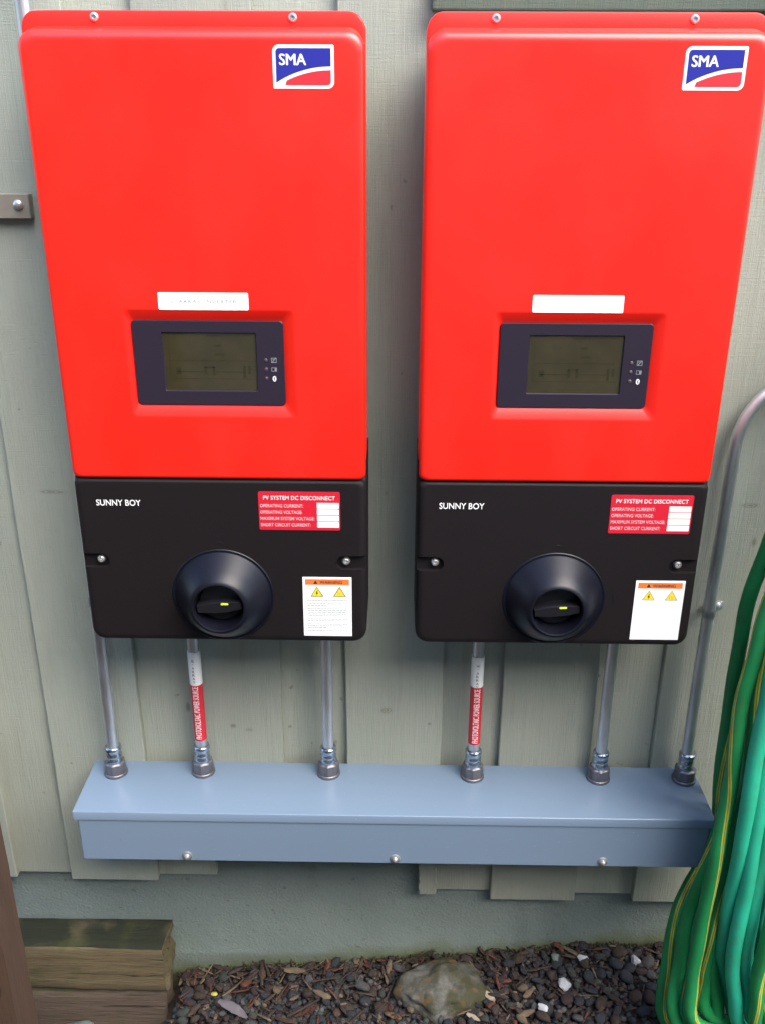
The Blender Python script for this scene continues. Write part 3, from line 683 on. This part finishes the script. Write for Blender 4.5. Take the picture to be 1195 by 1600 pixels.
# ------------------------------------------------------------------ conduits
PR = .0118
def make_conduit(x, y, path, label, group, tape=None, strap=None):
    t = thing('conduit', (x, y, TZ), label, 'conduit', group)
    P = [(p[0]-x, p[1]-y, p[2]-TZ) for p in path]
    pipe = obj('pipe', tube(P, PR, 24), M['emt'], t, smooth=60)
    # compression connector and hexagonal hub
    c = lathe([(.0140, .030), (.0166, .0305), (.0170, .034), (.0168, .040), (.0158, .0420), (.0152, .0440), (.0160, .0452), (.0162, .0500), (.0152, .0515), (.0150, .0575),
               (.0152, .059), (.0170, .0605), (.0174, .063), (.0172, .0675), (.0160, .0700), (.0128, .0715), (.0120, .0700)], 28)
    for v in c.verts:      # the two nuts of the connector are faceted
        if .030 < v.co.z < .041 or .0603 < v.co.z < .068:
            a = math.atan2(v.co.y, v.co.x); k = (a % (PI/3))-PI/6
            s = 1+.05*(math.cos(PI/6)/math.cos(k)-.93); v.co.x *= s; v.co.y *= s
    obj('connector', c, M['zinc'], t, smooth=40)
    h = lathe([(.0245, 0), (.0250, .0020), (.0246, .0062), (.0232, .0075)], 40)
    rings = []
    for (rr, z) in ((.0218, .0070), (.0222, .012), (.0212, .0300), (.0180, .0325)):
        rings.append([(rr*(1+.05*math.cos(8*a))*math.cos(a), rr*(1+.05*math.cos(8*a))*math.sin(a), z) for a in [2*PI*k/48 for k in range(48)]])
    loft(rings, cap0=True, cap1=True, bm=h)
    obj('hub', h, M['hub'], t, smooth=28)
    if tape:
        word, z0, z1, z2, z3, ddx = tape
        cyl = lathe([(PR+.0002, z0), (PR+.0009, z0), (PR+.0009, z1), (PR+.0002, z1)], 32)
        for v in cyl.verts: v.co.x += 0
        rt = obj('red_tape', cyl, M['stickred'], t, smooth=60)
        L = z1-z0-.010
        tx = text_mesh('PHOTOVOLTAIC POWER SOURCE', L, .0125, .004, 1.0, .0002)
        for v in tx.verts: px, py, pz = v.co; v.co = (-pz+.0058+ddx, py, px)
        wrap(tx, PR+.0010, 0, 0, z0+.005); obj('lettering', tx, M['print_white'], rt)
        cyl = lathe([(PR+.0002, z2), (PR+.0013, z2), (PR+.0013, z3), (PR+.0002, z3)], 32)
        wt = obj('white_tape', cyl, M['white'], t, smooth=60)
        z = z3-.022
        for ch in word:
            if ch == '-':
                tx = plate([(-.0012, .003), (.0012, .003), (.0012, .0038), (-.0012, .0038)], -.0002, 0)
            else:
                w_ = .0070 if ch == 'W' else .0054
                tx = text_mesh(ch, w_, .0056, .006, 1, .0002); move(tx, (-w_/2, 0, 0))
            move(tx, (-.001+ddx*.5, 0, 0)); wrap(tx, PR+.0014, 0, 0, z); obj('lettering', tx, M['greyprint2'], wt)
            z -= .0083
    return t
M['greyprint2'] = mat('dark_grey_print', (.12, .12, .13), .5)
CG = 'galvanised conduits rising from the wireway'
straight = lambda x, y, z1: [(x, y, TZ+.02), (x+(.004 if z1 > 2 else 0), y-(.01 if z1 > 2 else 0), TZ+.2), (x+(.020 if z1 > 2 else 0), y-(.03 if z1 > 2 else 0), z1)]
make_conduit(-.590, -.040, straight(-.590, -.040, 2.75), 'leftmost galvanised conduit, rising past the outer edge of the left inverter', CG)
make_conduit(-.4033, -.033, straight(-.4033, -.033, 1.08), 'conduit under the left inverter with red tape and white S-ARRAY tape', CG, tape=('S-ARRAY', .088, .227, .225, .303, 0))
make_conduit(-.1345, -.033, straight(-.1345, -.033, 1.08), 'bare conduit under the right end of the left inverter, third from the left', CG)
make_conduit(.1717, -.036, straight(.1717, -.036, 1.08), 'conduit under the right inverter with red tape and white W-ARRAY tape', CG, tape=('W-ARRAY', .089, .231, .230, .301, .001))
make_conduit(.4400, -.038, straight(.4400, -.038, 1.08), 'bare conduit under the right end of the right inverter, fifth from the left', CG)
bend = [(.6205, -.038, TZ+.02), (.6195, -.038, 1.0), (.6205, -.038, 1.30)] + [(.6215+.15*(1-math.cos(R(a))), -.038, 1.375+.15*math.sin(R(a))) for a in range(0, 91, 6)] + [(1.0, -.038, 1.525), (1.8, -.038, 1.525)]
make_conduit(.6216, -.038, bend, 'rightmost galvanised conduit, bending away to the right above the green hoses', CG)
def strap(x, z, side, label, yy=-.038):
    t = thing('conduit_strap', (x, yy, z), label, 'strap', 'one-hole conduit straps')
    pts = [(math.cos(a)*(PR+.0008), math.sin(a)*(PR+.0008)) for a in [R(-10+200*k/14)+PI for k in range(15)]]
    b = loft([[(px, py, h_) for h_ in (-.008, .008)] for px, py in pts], closed=False)
    bmesh.ops.solidify(b, geom=b.faces[:], thickness=-.0018)
    join(b, box(.0105, .0390, .0335, .0365, -.0075, .0075, .001)); join(b, box(.0108, .0128, -.002, .0350, -.0078, .0078))
    if side < 0:
        for v in b.verts: v.co.x *= -1
    obj('band', b, M['emt'], t, smooth=40)
    s = lathe([(.0110, .0003), (.0110, -.0035), (.0095, -.0080), (.0050, -.0110), (.001, -.0118)], 18, 'y', (side*.0250, .0335, 0)); obj('screw', s, M['screw'], t, smooth=35)
strap(.6200, 1.032, 1, 'zinc strap with a round screw holding the rightmost conduit')
strap(-.5845, 1.052, 1, 'zinc strap at the lower left corner of the left inverter', -.053)

# ------------------------------------------------------------------ bracket at the left edge
tb = thing('mounting_bracket', (-.80, -.02, 1.789), 'taupe metal strut end with one bolt left of the left inverter', 'bracket')
obj('strut', box(-.25, .1775, 0, .0195, -.0205, .0205, .0015), M['bracket'], tb)
obj('bolt', lathe([(.0085, .0002), (.0085, -.0015), (.0075, -.0045), (.0045, -.0065), (.001, -.0072)], 20, 'y', (.1595, 0, .0030)), M['screw'], tb, smooth=35)

# ------------------------------------------------------------------ timbers and post at the lower left
def rough_box(x0, x1, y0, y1, z0, z1, seed, amp=.0042, n=(40, 8, 8), worn=.012):
    b = bmesh.new(); nx, ny, nz = n
    V = {}
    def vv(i, j, k):
        if (i, j, k) in V: return V[(i, j, k)]
        x = x0+(x1-x0)*i/nx; y = y0+(y1-y0)*j/ny; z = z0+(z1-z0)*k/nz
        p = Vector((x, y, z)); q = Vector((x*3, y*22, z*22))+Vector((seed*5, 0, 0))
        d = Vector((noise.noise(q+Vector((9, 0, 0))), noise.noise(q), noise.noise(q+Vector((0, 7, 0)))))*amp
        d += .4*amp*Vector((noise.noise(p*70), noise.noise(p*70+Vector((3, 3, 3))), noise.noise(p*70+Vector((8, 1, 5)))))
        # round the long edges and chew the right end
        ey = min(j, ny-j)/ny; ez = min(k, nz-k)/nz
        if ey == 0 and ez == 0: d += Vector((0, (y1-y0)*(.035 if j == 0 else -.035), (z1-z0)*(.035 if k == 0 else -.035)))
        if i == nx: d.x += -worn*(.5+noise.noise(Vector((y*30, z*26, seed))))*1.2
        if i == nx-1: d.x += -worn*.4*(.5+noise.noise(Vector((y*30, z*26, seed))))
        V[(i, j, k)] = b.verts.new(p+d); return V[(i, j, k)]
    def quad(a, b1, c, d): b.faces.new((vv(*a), vv(*b1), vv(*c), vv(*d)))
    for i in range(nx):
        for k in range(nz): quad((i, 0, k), (i+1, 0, k), (i+1, 0, k+1), (i, 0, k+1)); quad((i, ny, k), (i, ny, k+1), (i+1, ny, k+1), (i+1, ny, k))
        for j in range(ny): quad((i, j, 0), (i, j+1, 0), (i+1, j+1, 0), (i+1, j, 0)); quad((i, j, nz), (i+1, j, nz), (i+1, j+1, nz), (i, j+1, nz))
    for j in range(ny):
        for k in range(nz): quad((0, j, k), (0, j, k+1), (0, j+1, k+1), (0, j+1, k)); quad((nx, j, k), (nx, j+1, k), (nx, j+1, k+1), (nx, j, k+1))
    return b
tag(obj('landscape_timber', rough_box(-1.7, -.5215, -.062, .031, .0065, .1435, 3), M['timber'], smooth=45), 'weathered tan timber with a mossy dark top, lying against the foundation', 'timber')
tag(obj('landscape_timber', rough_box(-1.7, -.528, -.058, .031, -.25, .0015, 8, worn=.02), M['timber2'], smooth=45), 'darker weathered timber beneath the mossy one, half sunk in the soil', 'timber')
tag(obj('wooden_post', rough_box(-.835, -.7265, -.38, -.30, -.05, 1.0, 5, amp=.0012, n=(6, 4, 30), worn=.001), M['post'], smooth=45), 'reddish brown wooden post in front of the timbers at the left edge', 'post')

# ------------------------------------------------------------------ hoses
HOSE = {
'G5':[[0.6756, -0.12, 1.201], [0.6594, -0.12, 1.1019], [0.6574, -0.12, 1.0196], [0.6631, -0.11, 0.869], [0.6699, -0.1, 0.7548], [0.6786, -0.09, 0.6508], [0.6873, -0.09, 0.5506], [0.6719, -0.09, 0.4548], [0.6395, -0.115, 0.4068], [0.6138, -0.14, 0.3501], [0.6, -0.17, 0.2528], [0.6016, -0.22, 0.1207]],
'G2':[[0.679, -0.2, 1.1453], [0.6717, -0.2, 1.0134], [0.6601, -0.19, 0.8805], [0.6555, -0.19, 0.7467], [0.6502, -0.185, 0.6004], [0.6308, -0.19, 0.5052], [0.614, -0.2, 0.4117], [0.6057, -0.22, 0.3084], [0.6053, -0.27, 0.1826]],
'G3':[[0.6404, -0.27, 1.2067], [0.6255, -0.27, 1.0823], [0.6151, -0.27, 0.9907], [0.6197, -0.27, 0.8672], [0.6264, -0.27, 0.7809], [0.6173, -0.27, 0.6602], [0.6165, -0.27, 0.5331], [0.6142, -0.27, 0.3989], [0.616, -0.28, 0.3048], [0.6389, -0.29, 0.2082]],
'G4':[[0.6902, -0.24, 1.0909], [0.6759, -0.24, 0.9714], [0.6632, -0.24, 0.8451], [0.6632, -0.24, 0.7268], [0.6568, -0.24, 0.586], [0.6491, -0.24, 0.4705], [0.6573, -0.25, 0.3428], [0.6781, -0.26, 0.2465], [0.7064, -0.27, 0.1661]],
'T1':[[0.6555, -0.3, 1.1135], [0.6481, -0.3, 0.9851], [0.6472, -0.3, 0.8626], [0.6485, -0.3, 0.7329], [0.6546, -0.29, 0.6015], [0.6631, -0.27, 0.4679], [0.6771, -0.255, 0.3488], [0.7231, -0.23, 0.1932], [0.7674, -0.23, 0.0784]],
'T2':[[0.6926, -0.29, 1.0314], [0.6793, -0.29, 0.8972], [0.6696, -0.3, 0.7773], [0.6741, -0.3, 0.6425], [0.6739, -0.3, 0.5156], [0.6775, -0.3, 0.3988], [0.6953, -0.3, 0.3032], [0.7256, -0.3, 0.2041]],
'T3':[[0.7315, -0.26, 0.9036], [0.7265, -0.26, 0.7744], [0.7236, -0.26, 0.6531], [0.7254, -0.26, 0.5417], [0.7259, -0.26, 0.4418], [0.7265, -0.265, 0.3434], [0.743, -0.27, 0.2415], [0.7802, -0.27, 0.1298]],
'T4':[[0.7727, -0.23, 0.7656], [0.7666, -0.23, 0.6583], [0.7655, -0.23, 0.5296], [0.7693, -0.23, 0.4112], [0.7839, -0.23, 0.2872], [0.8043, -0.24, 0.1882], [0.8407, -0.24, 0.0733]],
'G6':[[0.7406, -0.32, 0.7519], [0.7354, -0.32, 0.6318], [0.7246, -0.32, 0.5372], [0.721, -0.32, 0.4219], [0.7284, -0.32, 0.3187], [0.749, -0.32, 0.2113]],
'G7':[[0.717, -0.16, 1.1761], [0.7006, -0.16, 1.0302], [0.6906, -0.16, 0.8889], [0.6879, -0.15, 0.7153], [0.689, -0.15, 0.6029], [0.6776, -0.16, 0.4773], [0.6608, -0.17, 0.364], [0.6448, -0.2, 0.2871], [0.6451, -0.24, 0.1465]],

}
HR = .0138
def loop_path(P, k, xc=1.02):
    P = [list(p) for p in P]; y = P[0][1]; ye = P[-1][1]
    for p in P: p[2] = max(p[2], gz(p[0])+HR+.004)
    x, _, z = P[0]
    up = [(xc-.19, y*.9-.01, 1.60+.008*k), ((x+xc-.19)/2-.03, y, (z+1.60)/2+.03)]
    mir = [(2*xc-p[0]-.03, p[1], p[2]) for p in P[::-1]]
    bot = [(P[-1][0]+(xc-P[-1][0])*.45, ye, max(P[-1][2]-.05, .088)), (xc, ye, .087), (2*xc-P[-1][0]-.11, ye, .09)]
    top = [((mir[-1][0]+xc+.19)/2+.03, y, (mir[-1][2]+1.60)/2+.03), (xc+.19, y*.9-.01, 1.60+.008*k), (xc, y*.9-.01, 1.675+.008*k)]
    pts = catmull(up+P+bot+mir+top, True, 7); n = len(pts)
    return [p+Vector((.0045*noise.noise(p*7+Vector((k*3, 0, 0))), .006*noise.noise(p*7+Vector((0, k*5, 0))), 0)) for p in pts]
ST = [R(a) for a in (0, 11, 17, 28)]
angs = sorted([R(a) for a in (0, 11, 17, 28)] + [R(a) for a in range(45, 360, 17)])
hs_ = thing('garden_hose', (1.02, 0, 1.68), 'dark green garden hose with paired yellow stripes, hanging coiled at the right edge', 'hose', 'coiled garden hoses')
ht_ = thing('garden_hose', (1.02, -.1, 1.68), 'plain teal garden hose, coiled in front of and among the striped green one', 'hose', 'coiled garden hoses')
phase = {'G5': -38, 'G2': 60, 'G3': 10, 'G4': 150, 'G6': -60, 'G7': 120}
def shifted(P, dx, dy, s=0.):
    n = len(P)-1
    return [[p[0]+dx+s*math.sin(PI*i/n), p[1]+dy, p[2]] for i, p in enumerate(P)]
HOSE['G8'] = shifted(HOSE['G3'], .030, .020, .006); HOSE['G9'] = shifted(HOSE['G6'], .034, .030, -.012)
HOSE['T5'] = shifted(HOSE['T2'], .036, .012, -.010); HOSE['T6'] = shifted(HOSE['T3'], .030, .045, .010)
HOSE['G10'] = shifted(HOSE['G2'], .028, -.012, .004); HOSE['T7'] = shifted(HOSE['G5'], .034, -.022, .004)
phase.update({'G8': 35, 'G9': -20, 'G10': -70})
for k, (nm, P) in enumerate(HOSE.items()):
    root = hs_ if nm[0] == 'G' else ht_
    path = [p-root.location for p in loop_path(P, k)]
    if nm[0] == 'G': obj('hose_loop', tube(path, HR, closed=True, angs=angs, phase=R(phase[nm]), twist=R(75), stripe={0, 2}), [M['hose'], M['stripe']], root, smooth=60)
    else: obj('hose_loop', tube(path, HR*1.04, 20, closed=True), M['teal'], root, smooth=60)
hk = thing('hose_hanger', (1.02, 0, 1.66), 'steel hanger arm carrying the coiled hoses on the wall', 'hook')
obj('arm', tube(catmull([(-.16, -.02, -.02), (-.16, -.33, -.02), (-.16, -.36, .03)], False, 6), .007, 10), M['housing'], hk, smooth=50)
obj('arm', tube(catmull([(.16, -.02, -.02), (.16, -.33, -.02), (.16, -.36, .03)], False, 6), .007, 10), M['housing'], hk, smooth=50)
obj('back_plate', box(-.2, .2, -.022, 0, -.06, .03, .002), M['housing'], hk)

# ------------------------------------------------------------------ stones, chips and litter
def place(o, x, y, z, rz=0, rx=0, ry=0, s=1):
    o.location = (x, y, z); o.rotation_euler = (rx, ry, rz); o.scale = (s, s, s); return o
bld = blob(1, 4, 5, (.106, .078, .058), .2, 1.5)
for v in bld.verts:
    p = v.co*30; v.co += v.co.normalized()*(.0035*noise.noise(p)+.0022*noise.noise(p*2.7)+.0013*noise.noise(p*6.5))
bo = tag(obj('boulder', bld, M['boulder'], smooth=80), 'rounded mossy boulder in the gravel against the foundation', 'boulder'); place(bo, .126, -.062, .022, .15)
proto = [blob(1, s, 2, sq, .28, 1.2, s % 3 == 0) for s, sq in ((1,(1,.8,.55)), (2,(1.1,.75,.6)), (3,(.9,.85,.6)), (4,(1.2,.8,.5)), (5,(1,1,.6)), (6,(.95,.7,.7)), (9,(1.15,.7,.5)))]
pm = []
for p in proto:
    me = bpy.data.meshes.new('pebble'); p.to_mesh(me); p.free(); me.polygons.foreach_set('use_smooth', [True]*len(me.polygons)); pm.append(me)
pmm = {}
for i, me in enumerate(pm):
    for j, mt in enumerate(PEB):
        c = me.copy(); c.materials.append(mt); pmm[(i, j)] = c
rnd = random.Random(11)
def clear(x, y):
    if x < -.515 and y > -.085: return False
    if ((x-.126)/.100)**2+((y+.06)/.074)**2 < 1: return False
    return True
cnt = 0; placed = []
def near(x, y, r):
    return any((x-a)**2+(y-b_)**2 < (.74*(r+c))**2 for a, b_, c in placed)
tries = 0
while cnt < 285 and tries < 20000:
    tries += 1
    x = rnd.uniform(-.50, .80); y = rnd.uniform(-.215, .028); r = rnd.uniform(.0090, .0190)
    if not clear(x, y) or near(x, y, r): continue
    if x < .2 and rnd.random() < .25: continue
    placed.append((x, y, r)); j = rnd.choices(range(6), (5, 3, 2.5, 2, 2.2, .7))[0]
    o = bpy.data.objects.new('pebble', pmm[(rnd.randrange(len(pm)), j)]); COL.objects.link(o); o.parent = ground
    place(o, x, y, gz(x)+.007+rnd.uniform(-.003, .007), rnd.uniform(0, 6.3), rnd.uniform(-.5, .5), rnd.uniform(-.5, .5), r); cnt += 1
# everything below and round the countable pebbles: one mass of gravel
def mass(name, N, sampler, protos, mats, ground_=ground):
    vs_, fs_, mi_ = [], [], []; base = 0
    PV = [(np.array([v.co[:] for v in m_.vertices]), np.array([p.vertices[:] for p in m_.polygons])) for m_ in protos]
    for _ in range(N):
        s = sampler()
        if s is None: continue
        loc, eul, sc, k, mj = s
        from mathutils import Euler
        rm = np.array(Euler(eul).to_matrix()); V, F = PV[k % len(PV)]
        vs_.append((V*np.array(sc))@rm.T+np.array(loc)); fs_.append(F+base); mi_ += [mj]*len(F); base += len(V)
    V = np.concatenate(vs_); F = np.concatenate(fs_)
    me = bpy.data.meshes.new(name); me.from_pydata(V.tolist(), [], F.tolist())
    for m_ in mats: me.materials.append(m_)
    me.polygons.foreach_set('material_index', mi_); me.polygons.foreach_set('use_smooth', [True]*len(me.polygons))
    o = bpy.data.objects.new(name, me); COL.objects.link(o); o['kind'] = 'stuff'; return o
small = [blob(1, s+.5, 1, (1, .8, .6), .3, 1.2) for s in range(8)]
sm = []
for p in small:
    me = bpy.data.meshes.new('t'); p.to_mesh(me); p.free(); sm.append(me)
def s1():
    if rnd.random() < .62: x, y = rnd.uniform(-.55, .95), rnd.uniform(-.30, .034)
    else: x, y = rnd.uniform(-1.1, 1.7), rnd.uniform(-1.0, .034)
    if not clear(x, y): return None
    r = rnd.uniform(.004, .0115)
    return (x, y, gz(x, y)-.006+rnd.uniform(-.002, .004)), (rnd.uniform(-.6, .6), rnd.uniform(-.6, .6), rnd.uniform(0, 6.3)), (r, r, r), rnd.randrange(8), rnd.choices(range(6), (5, 3, 2.5, 2, 2, .8))[0]
mass('gravel', 9000, s1, sm, PEB)
# bark chips, twigs and dead needles
cms = []
for s in range(6):
    rn = random.Random(s+40); n = 7
    up = [(-1+2*k/n, (.35+.65*math.sin(PI*(k+.6)/(n+1.2)))*rn.uniform(.55, 1.1)) for k in range(n+1)]
    dn = [(x, -y*rn.uniform(.5, 1.1)) for x, y in up[::-1]]
    pl = up+dn; cv = rn.uniform(-1.5, 1.5)
    b = loft([[(x, y, -1+cv*(1-x*x)+rn.uniform(-.3, .3)) for x, y in pl], [(x*.96, y*.9, 1+cv*(1-x*x)) for x, y in pl]], True, True)
    bmesh.ops.triangulate(b, faces=b.faces)
    cm = bpy.data.meshes.new('t'); b.to_mesh(cm); b.free(); cms.append(cm)
def s2():
    x, y = rnd.uniform(-.55, .8), rnd.uniform(-.3, .033)
    if rnd.random() < .3: y = rnd.uniform(.0, .033)
    if x > .3 and rnd.random() < .55: return None
    if not clear(x, y): return None
    l = rnd.choice((1, 1, 1.5))*rnd.uniform(.004, .026); th = rnd.uniform(.0006, .0018); wd = rnd.choice((.4, 1, 1.6))*rnd.uniform(.001, .0045)
    return (x, y, gz(x, y)+rnd.uniform(.002, .020)), (rnd.uniform(-.4, .4), rnd.uniform(-.35, .35), rnd.uniform(0, 6.3)), (l, wd*1.5, th), rnd.randrange(6), rnd.choices(range(4), (4, 2, 4, 1.5))[0]
mass('leaf_litter', 1000, s2, cms, CHIP)
def chip(name, x, y, z, l, wd, th, rz, m, label, cat, group=None, tilt=0, bend=.0, point=.5):
    n = 10; b = bmesh.new(); lp = []
    for i in range(n+1):
        s = i/n; wdt = wd*(math.sin(PI*(s*.86+.10))**.6)*(1+.25*noise.noise(Vector((s*6, x*30, 0)))); x_ = (s-.5)*l; z_ = bend*math.sin(PI*s)
        lp.append([(x_, -wdt, z_+th*.4), (x_, -wdt*.4, z_+th), (x_, wdt*.5, z_+th*.8), (x_, wdt, z_), (x_, wdt*.3, z_-th*.4), (x_, -wdt*.6, z_-th*.4)])
    loft(lp, True, True, b)
    return tag(place(obj(name, b, m, smooth=50), x, y, z, rz, 0, tilt), label, cat, group)
WS = [(.4567, -.0176, .0115, 'small white stone near the foundation, above the biggest white stone'), (.404, -.0839, .0145, 'biggest white stone, a pointed quartz piece right of the boulder'),
      (.5818, -.021, .0120, 'white and grey stone close to the foundation, midway to the hoses'), (.7080, -.060, .0130, 'round whitish stone left of the hoses, near the foundation'),
      (.3864-.04, -.1404, .0105, 'white stone at the bottom of the gravel beside a tan chip'), (.6900, -.105, .0115, 'pinkish white stone near the bottom edge just left of the hoses'), (.395, -.006, .0105, 'greenish white stone touching the foundation')]
for i, (x, y, r, lab) in enumerate(WS):
    o = obj('white_stone', blob(r*1.2, i*2+3, 3, (1, .85, .75), .3, 1.6, True), M['whitestone'] if i != 6 else M['palestone'], smooth=40)
    tag(place(o, x, y, gz(x)+.016, i*1.3), lab, 'stone', 'white stones in the gravel')
tag(place(obj('pale_stone', blob(.046, 21, 3, (1.15, .8, .65), .25, 1.5), M['palestone'], smooth=60), -.735, -.130, -.070, .2), 'pale greenish stone at the bottom edge before the lower timber', 'stone')
chip('dry_leaf', -.365, -.100, -.002, .085, .013, .004, R(-32), M['greyleaf'], 'long grey purple dry leaf lying on the gravel near the timbers', 'leaf', bend=.006)
tag(place(obj('yellow_leaf', blob(.0075, 13, 2, (1, .8, .4), .4, 2), M['yellowleaf'], smooth=60), -.415, -.064, .004), 'tiny bright yellow leaf on the tip of the grey dry leaf', 'leaf')
chip('wood_chip', -.230, .005, .006, .052, .010, .004, R(-2), CHIP[1], 'flat tan wood chip against the foundation right of the timbers', 'wood chip', 'wood chips in the gravel')
chip('wood_chip', -.345, -.028, -.001, .030, .012, .004, R(60), CHIP[3], 'rust red bark piece below the foundation near the timbers', 'wood chip', 'wood chips in the gravel', tilt=.3)
chip('wood_chip', .190, -.150, .046, .034, .007, .003, R(-38), M['lightchip'], 'pale wood chip leaning on the lower right of the boulder', 'wood chip', 'wood chips in the gravel', tilt=-.1)
chip('wood_chip', .232, -.098, .050, .030, .010, .006, R(-50), M['lightchip'], 'pinkish grey wood chip just right of the boulder', 'wood chip', 'wood chips in the gravel')
chip('wood_chip', .310, -.150, .062, .038, .009, .004, R(25), CHIP[1], 'tan wood chip beside the bottom white stone', 'wood chip', 'wood chips in the gravel')
chip('wood_chip', -.200, -.100, .006, .085, .0045, .004, R(32), CHIP[2], 'long dark purple brown twig slanting over the gravel left of the boulder', 'twig', 'wood chips in the gravel', tilt=-.05)
def sprig(x, y, z, l, rz, m, label, n=34, spread=.5, lift=.2):
    b = bmesh.new(); rn = random.Random(int(x*1000)+5)
    for i in range(n):
        s = i/n; bx = l*s; a = rn.uniform(-spread, spread)+(.5 if i % 2 else -.5)*spread; ll = l*rn.uniform(.2, .38)*(1.1-.6*s)
        tube([(bx, 0, lift*bx*(1-s*.5)), (bx+ll*.5*math.cos(a), ll*.5*math.sin(a), lift*bx+rn.uniform(0, .004)), (bx+ll*math.cos(a), ll*math.sin(a), lift*bx+rn.uniform(-.004, .004))], .0006, 4, bm=b)
    tube([(0, 0, 0), (l*.5, 0, lift*l*.45), (l, 0, lift*l*.6)], .0011, 5, bm=b)
    return tag(place(obj('cedar_sprig', b, m), x, y, z, rz), label, 'sprig', 'dead cedar sprigs in the gravel')
sprig(-.012, -.090, .018, .060, R(-60), M['needle'], 'rust red dead cedar sprig lying left of the boulder', 60)
sprig(.030, .012, .030, .075, R(8), M['darkneedle'], 'dark dead sprig leaning on the foundation behind the boulder', 50, lift=.45)
sprig(-.22, -.118, .000, .055, R(20), M['needle'], 'rust red sprig at the bottom edge between dry leaf and boulder', 40)
sprig(.215, .006, .040, .060, R(10), M['darkneedle'], 'dark dead sprig against the foundation right of the boulder', 44, lift=.3)
# dark crumbs of moss along the soil line
def s3():
    x = rnd.uniform(-.51, .8); y = .034-abs(rnd.gauss(0, .005)); r = rnd.uniform(.0012, .004)
    return (x, y, gz(x)+.004+abs(rnd.gauss(0, .005))), (rnd.random()*3, rnd.random()*3, rnd.random()*3), (r, r, r*.7), rnd.randrange(8), rnd.choices((0, 1), (4, 1))[0]
mass('moss_edge', 1500, s3, sm, [M['darkneedle'], M['grass']])
